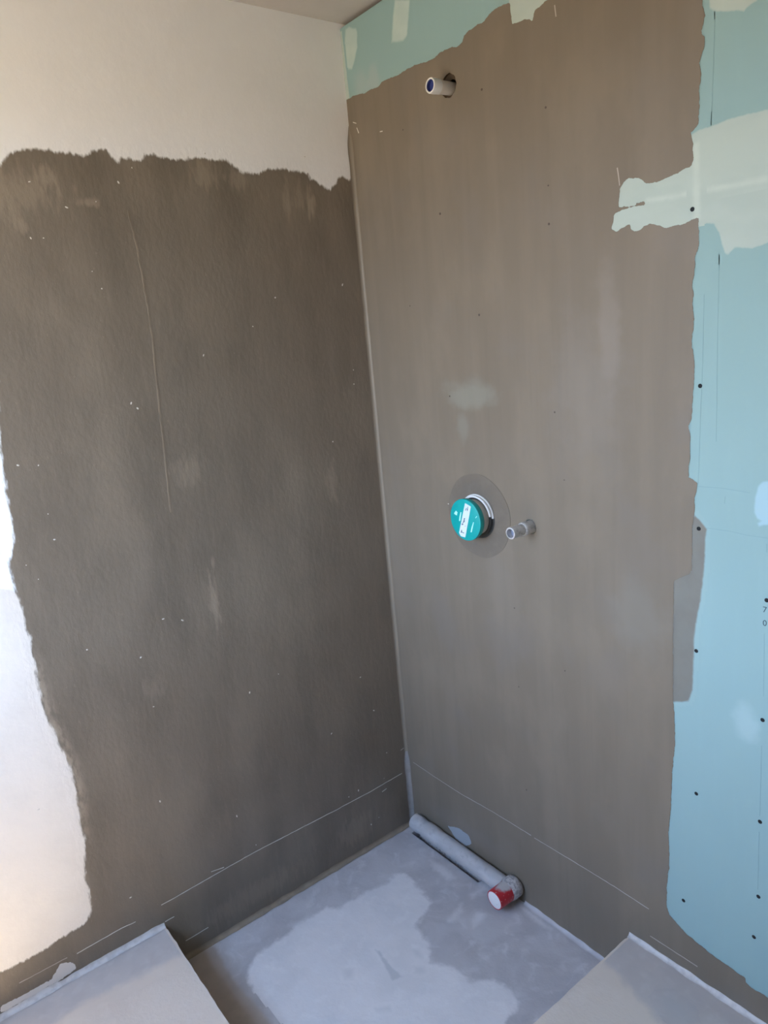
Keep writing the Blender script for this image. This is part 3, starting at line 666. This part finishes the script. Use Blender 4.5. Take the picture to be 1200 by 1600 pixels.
# rounded fillets in the corners
def fillet(name, z0, z1, r, mat, parent, seed, r_end=None):
    bm = bmesh.new(); rows = []
    nz = max(2, int((z1 - z0) / .012)); na = 6
    for k in range(nz + 1):
        z = z0 + (z1 - z0) * k / nz
        rr = r * min(1, .12 + max(0, z1 - z) / .05) * (1 + .18 * noise.noise(Vector((z * 25, seed, 0))))
        rows.append([bm.verts.new((.0015 + rr * (1 - math.cos(a)), -.0015 - rr * (1 - math.sin(a)), z)) for a in [math.pi / 2 * i / na for i in range(na + 1)]])
    for a, b in zip(rows[:-1], rows[1:]):
        for i in range(na): bm.faces.new((a[i], a[i + 1], b[i + 1], b[i]))
    o = link_mesh(name, bm, mat, parent, True)
    n = o.data.polygons[len(o.data.polygons) // 2].normal
    if n.x - n.y < 0: o.data.flip_normals()
    return o
fillet('corner_fillet', .29, 2.29, .011, fillet_mat, wall_right, 1)
f2 = fillet('corner_tape', .0, .305, .014, tape_mat, wall_right, 4); f2['label'] = 'pale sealing tape at the foot of the corner'

def floor_fillet(name, p0, p1, z, inward, r, mat, parent, seed):
    """concave bead between floor and wall running from p0 to p1"""
    bm = bmesh.new(); rows = []
    a, b = Vector(p0), Vector(p1); n = max(2, int((b - a).length / .012)); na = 5
    w = Vector(inward)
    for k in range(n + 1):
        p = a.lerp(b, k / n)
        rr = r * (1 + .4 * noise.noise(Vector((p.x * 25, p.y * 25, seed))))
        rows.append([bm.verts.new((p.x + w.x * (.001 + rr * (1 - math.cos(t))), p.y + w.y * (.001 + rr * (1 - math.cos(t))), z + .0015 + rr * (1 - math.sin(t)))) for t in [math.pi / 2 * i / na for i in range(na + 1)]])
    for r0, r1 in zip(rows[:-1], rows[1:]):
        for i in range(na): bm.faces.new((r0[i], r0[i + 1], r1[i + 1], r1[i]))
    o = link_mesh(name, bm, mat, parent, True)
    if o.data.polygons[2].normal.z < 0: o.data.flip_normals()
    return o
m = Mat('pale_bead', (.62, .59, .57), .7, .3); m.spots(50, .4, .65, (.48, .45, .43), .7); bead_mat = m.done()
m = Mat('plaster_smear', (.60, .57, .55), .7, .3); m.fray((60, 60, 60), .008, .0003); smear_mat = m.done()
m = Mat('dark_bead', scaled(CL, 1.3), .6, .3); m.spots(30, .4, .65, scaled(CL, 1.7), .6); dark_bead = m.done()
floor_fillet('sealing_bead', (0, ROOM_Y), (0, EY - .001), STEP, (1, 0), .012, bead_mat, floor, 1)
floor_fillet('sealing_bead', (EX + .001, 0), (ROOM_X, 0), STEP, (0, -1), .010, bead_mat, floor, 2)
floor_fillet('sealing_bead', (0, EY), (0, 0), 0, (1, 0), .012, dark_bead, recess, 3)
floor_fillet('sealing_bead', (.53, 0), (EX, 0), 0, (0, -1), .010, slurry_mat, recess, 4)

# ------------------------------------------------------------------ left wall layers
lc = [(.03, LEFT_COAT_TOP[0][1])] + LEFT_COAT_TOP + [(-.975, 2.10), (-1.02, 2.02), (-1.03, 1.85), (-1.035, 1.7)] + LEFT_COAT_SIDE + [(-1.45, .262), (ROOM_Y - .03, .255), (ROOM_Y - .03, -.03), (.03, -.03)]
layer('waterproof_coat', lc, on_left, .0004, coat_left, wall_left, label='dark brown waterproofing coat over rough plaster', cell=.0055, margin=.022)
stroke('trowel_ridge', LEFT_RIDGE, .005, on_left, .0003, .0012, coat_left_worn, wall_left, .002, 2, 'long pale trowel ridge running down the coating')
for i, q in enumerate(LEFT_LINES):
    stroke('scraped_line', q, .0022 if i == 0 else .0026, on_left, .0003, .0009, chalk_mat if i not in (2,) else chalk_dim, wall_left, .0010, i)
layer('plaster_smear', LEFT_SMEAR, on_left, .0010, smear_mat, wall_left, cell=.004, label='pale smear where the wall meets the screed')
bm = bmesh.new()
for i, (y, z) in enumerate(LEFT_SPECKS):
    r = random.uniform(.0013, .0026)
    mtx = Matrix.Translation((.0006, y, z)) @ Matrix.Rotation(random.uniform(0, 3), 4, 'X') @ Matrix.Diagonal((.5, 1, random.uniform(1, 2.2), 1))
    bmesh.ops.create_icosphere(bm, subdivisions=1, radius=r, matrix=mtx)
o = link_mesh('plaster_nibs', bm, chalk_mat, wall_left); o['kind'] = 'stuff'; o['label'] = 'tiny pale plaster nibs showing through the coat'

# ------------------------------------------------------------------ floor layers
layer('pale_cement_patch', FLOOR_LIGHT + [(.84, -.55), (.86, -.88), (.60, -.87), (.45, -.76)], on_floor(0), .0004, pale_cement, recess, label='pale bluish cement patch in the shower floor', cell=.005, margin=.035)
for i, q in enumerate(FLOOR_MARK):
    layer('cement_mark', q, on_floor(0), .0006 + .00005 * i, mark_mat if i == 0 else mark_faint, recess, cell=.003, margin=.012)
for i, q in enumerate(FLOOR_PALE):
    layer('cement_smear', q, on_floor(0), .0004 + .00005 * i, smear_cement, recess, cell=.003)
layer('floor_coat', [(-.02, -.80)] + FLOOR_COAT + [(.60, -.775), (EX + .02, -.77), (EX + .02, EY - .02), (-.02, EY - .02)], on_floor(0), .0010, floor_coat_mat, recess, label='brown coating lapped onto the floor beside the left step', cell=.005, margin=.016)
def strip_left(u, v, d): return (u, min(v, EY - .006), STEP + d)      # stop at the worn edge of the step
def strip_right(u, v, d): return (max(u, EX + .006), v, STEP + d)
layer('coat_strip', [(-.02, EY + .03), (.13, EY + .03)] + PLAT_LEFT + [(.11, -1.5), (.105, ROOM_Y - .02), (-.02, ROOM_Y - .02)], strip_left, .0005, floor_thin_mat, floor, label='thin coating strip along the left wall', cell=.005, margin=.04)
layer('coat_strip', [(EX - .03, .02), (EX - .03, PLAT_RIGHT[0][1])] + PLAT_RIGHT + [(1.25, -.165), (1.6, -.15), (ROOM_X + .02, -.15), (ROOM_X + .02, .02)], strip_right, .0005, floor_thin_mat, floor, label='thin coating strip along the right wall', cell=.005, margin=.04)
layer('cement_mark', PLAT_SPOT, on_floor(STEP), .0009, spot_mat, floor, cell=.004)

# ------------------------------------------------------------------ things
def thing(name, loc, label, cat, group=None):
    o = bpy.data.objects.new(name, None); COL.objects.link(o)
    o.location = loc; o['label'] = label; o['category'] = cat
    if group: o['group'] = group
    return o

# concealed shower valve with its teal cap
valve = thing('shower_valve', (VX, 0, VZ), 'concealed shower valve under a round teal cap with a paper strip', 'shower valve')
def lat(name, prof, mat, parent, n=48, axis=(0, -1, 0), origin=(0, 0, 0), closed=False, deg=35):
    bm = bmesh.new(); lathe(bm, prof, axis, origin, n, closed)
    return shade_edges(link_mesh(name, bm, mat, parent), deg)
ML = .052
def on_valve(u, v, d): return (u, -d, v)
col = film('sealing_collar', circle(0, 0, .118, 64, .003, 2), on_valve, .0008, .0018, collar_mat, valve, [circle(0, 0, .0625, 48)], 'round dark sealing collar')
def arc_ring(name, r0, r1, y0, y1, a0, a1, mat, parent):
    bm = bmesh.new(); n = 40; rows = []
    for k in range(n + 1):
        a = math.radians(a0 + (a1 - a0) * k / n); c, sn = math.cos(a), math.sin(a)
        rows.append([bm.verts.new((rr * c, -yy, rr * sn)) for rr, yy in ((r0, y0), (r1, y0), (r1, y1), (r0, y1))])
    for p, q in zip(rows[:-1], rows[1:]):
        for i in range(4): bm.faces.new((p[i], p[(i + 1) % 4], q[(i + 1) % 4], q[i]))
    bm.faces.new(rows[0]); bm.faces.new(rows[-1][::-1])
    return shade_edges(link_mesh(name, bm, mat, parent))
arc_ring('threaded_ring', .0560, .0622, .0030, .0070, 2, 148, white_plastic, valve)['label'] = 'white threaded ring'
arc_ring('threaded_ring', .0545, .0600, .0105, .0150, 8, 142, white_plastic, valve)
lat('cap_shade_ring', [(-.03, .0630), (.0015, .0630), (.0015, .0560), (.011, .0555), (.011, .0480), (-.03, .0480)], socket_shade, valve, closed=True)  # dark ring in the gap, painted shade right of and below the cap
lat('valve_body', [(-.03, 0), (-.03, .0475), (.034, .0500), (.038, .051), (.038, 0)], grey_plastic, valve)
cap = lat('cap', [(.036, .0520), (.034, .0555), (.036, .0570), (.0495, .0580), (.0514, .0575), (ML, .0562), (ML, 0)], teal, valve, 64, deg=50)
cap['label'] = 'round teal plastic cap'
film('paper_strip', CAP_STRIP, on_valve, ML - .0002, ML + .0005, tape_paper, cap, label='pale blue paper strip')
for i, q in enumerate(CAP_INK): stroke('handwriting', q, .0022, on_valve, ML + .0004, ML + .0008, ink_mat, cap)
for i, q in enumerate(CAP_WHITE): film('lettering', q, on_valve, ML - .0002, ML + .0004, pale_teal, cap)

# outlet beside the valve
out = thing('pipe_outlet', (OX, 0, OZ), 'dirty grey pipe outlet sticking out right of the teal cap', 'pipe')
lat('sleeve', [(-.03, .0135), (-.03, .0172), (.020, .0172), (.024, .0178), (.030, .0178), (.033, .0160), (.033, .0135)], steel, out, 32, closed=True)
lat('nipple', [(.030, .0112), (.030, .0146), (.040, .0148), (.066, .0150), (.072, .0156), (.0752, .0150), (.0755, .0118), (.030, .0112)], steel, out, 32)
lat('bore', [(.066, .0117), (.060, .0117), (.060, 0)], blue_plastic if False else Mat('grey_blue_plug', (.20, .22, .30), .5, .4).done(), out, 32)

# shower head outlet near the ceiling
head = thing('shower_head_outlet', (HX, 0, HZ), 'white pipe stub with a blue plug near the top of the right wall', 'pipe')
lat('sleeve', [(-.05, .0115), (-.05, .0150), (.018, .0150), (.026, .0165), (.030, .0165), (.030, .0115)], Mat('beige_plastic', (.66, .61, .55), .55, .4).done(), head, 32, closed=True)
lat('collar', [(.028, .0128), (.028, .0160), (.040, .0172), (.054, .0172), (.056, .0165), (.0562, .0134), (.028, .0128)], white_plastic, head, 32)
lat('hole_lining', [(-.012, .0150), (-.006, .0262), (.0005, .0270), (.0005, .0285), (-.012, .0285)], hole_mat, head, 36, origin=(.006, 0, .004))['label'] = 'dark brown hole around the pipe'  # dark brown lining of the hole cut round the stub
lat('plug', [(.054, .0133), (.046, .0130), (.046, 0)], blue_plastic, head, 32)['label'] = 'blue plug in the pipe mouth'

# drain pipe along the foot of the right wall, with its outlet under a red cap
drain = thing('drain_pipe', (.25, -.030, 0), 'grey drain pipe along the foot of the right wall ending in a red cap', 'drain pipe')
bm = bmesh.new()
def wavy(prof_fn, x0, x1, n, ring=28):
    rows = []
    for k in range(n + 1):
        x = x0 + (x1 - x0) * k / n
        r, cy, cz = prof_fn(x)
        row = []
        for i in range(ring):
            a = 2 * math.pi * i / ring
            rr = r * (1 + .035 * noise.noise(Vector((x * 30, math.cos(a) * 2, math.sin(a) * 2))))
            row.append(bm.verts.new((x - .25, cy + rr * math.cos(a) + .030, max(.0005, cz + rr * math.sin(a)))))
        rows.append(row)
    for a, b in zip(rows[:-1], rows[1:]):
        for i in range(ring): bm.faces.new((a[i], a[(i + 1) % ring], b[(i + 1) % ring], b[i]))
    bm.faces.new(rows[0][::-1]); bm.faces.new(rows[-1])
def prof(x):
    r = .0265
    if x < .085: r = .0290 if x > .058 else .0290 * math.sqrt(max(.15, 1 - ((.058 - x) / .010) ** 2))
    if .115 < x < .165: r = .0288
    elif .165 <= x < .175: r = .0288 - .0023 * (x - .165) / .01
    return r, -.0315, .0490
wavy(prof, .050, .475, 88)
pipe = link_mesh('pipe', bm, pipe_mat, drain, True)
RX, RZ = .500, .0520
def on_drain(p): return (p[0] - .25, p[1] + .030, p[2])
lat('elbow', [(.004, 0), (.004, .028), (.010, .0325), (.022, .0335), (.040, .0325), (.046, .0300), (.046, 0)], crumb_mat, drain, 36, origin=on_drain((RX, 0, RZ)), deg=60)['label'] = 'mortar-crusted pipe elbow'
bm = bmesh.new(); lathe(bm, [(.040, .0280), (.040, .0298), (.055, .0300), (.094, .0296), (.0985, .0288), (.099, .0262), (.0975, .0255)], (0, -1, 0), (0, 0, 0), 36)
rc_ = shade_edges(link_mesh('red_cap', bm, red_mat, drain), 50); rc_.location = on_drain((RX, 0, RZ)); rc_['label'] = 'red cap with a whitish dusty top'
lat('cap_face', [(.090, .0268), (.0984, .0266), (.0990, .0240), (.0988, 0)], cap_white, drain, 36, origin=on_drain((RX, 0, RZ)))['label'] = 'white end face'
# lumpy mortar the pipe is bedded on
bm = bmesh.new(); rows = []
for k in range(61):
    x = .055 + .41 * k / 60
    w = .018 + .006 * noise.noise(Vector((x * 22, 1, 0))); h = .024 + .006 * noise.noise(Vector((x * 30, 5, 0)))
    rows.append([bm.verts.new(on_drain((x, y, z))) for y, z in ((-w, -.0295), (-w * .9, -.015), (-w * .6, h * .6), (-.001, h), (-.001, -.0295))])
for p, q in zip(rows[:-1], rows[1:]):
    for i in range(4): bm.faces.new((p[i], p[i + 1], q[i + 1], q[i]))
bm.faces.new(rows[0]); bm.faces.new(rows[-1][::-1])
link_mesh('mortar_bed', bm, crumb_mat, drain, True)
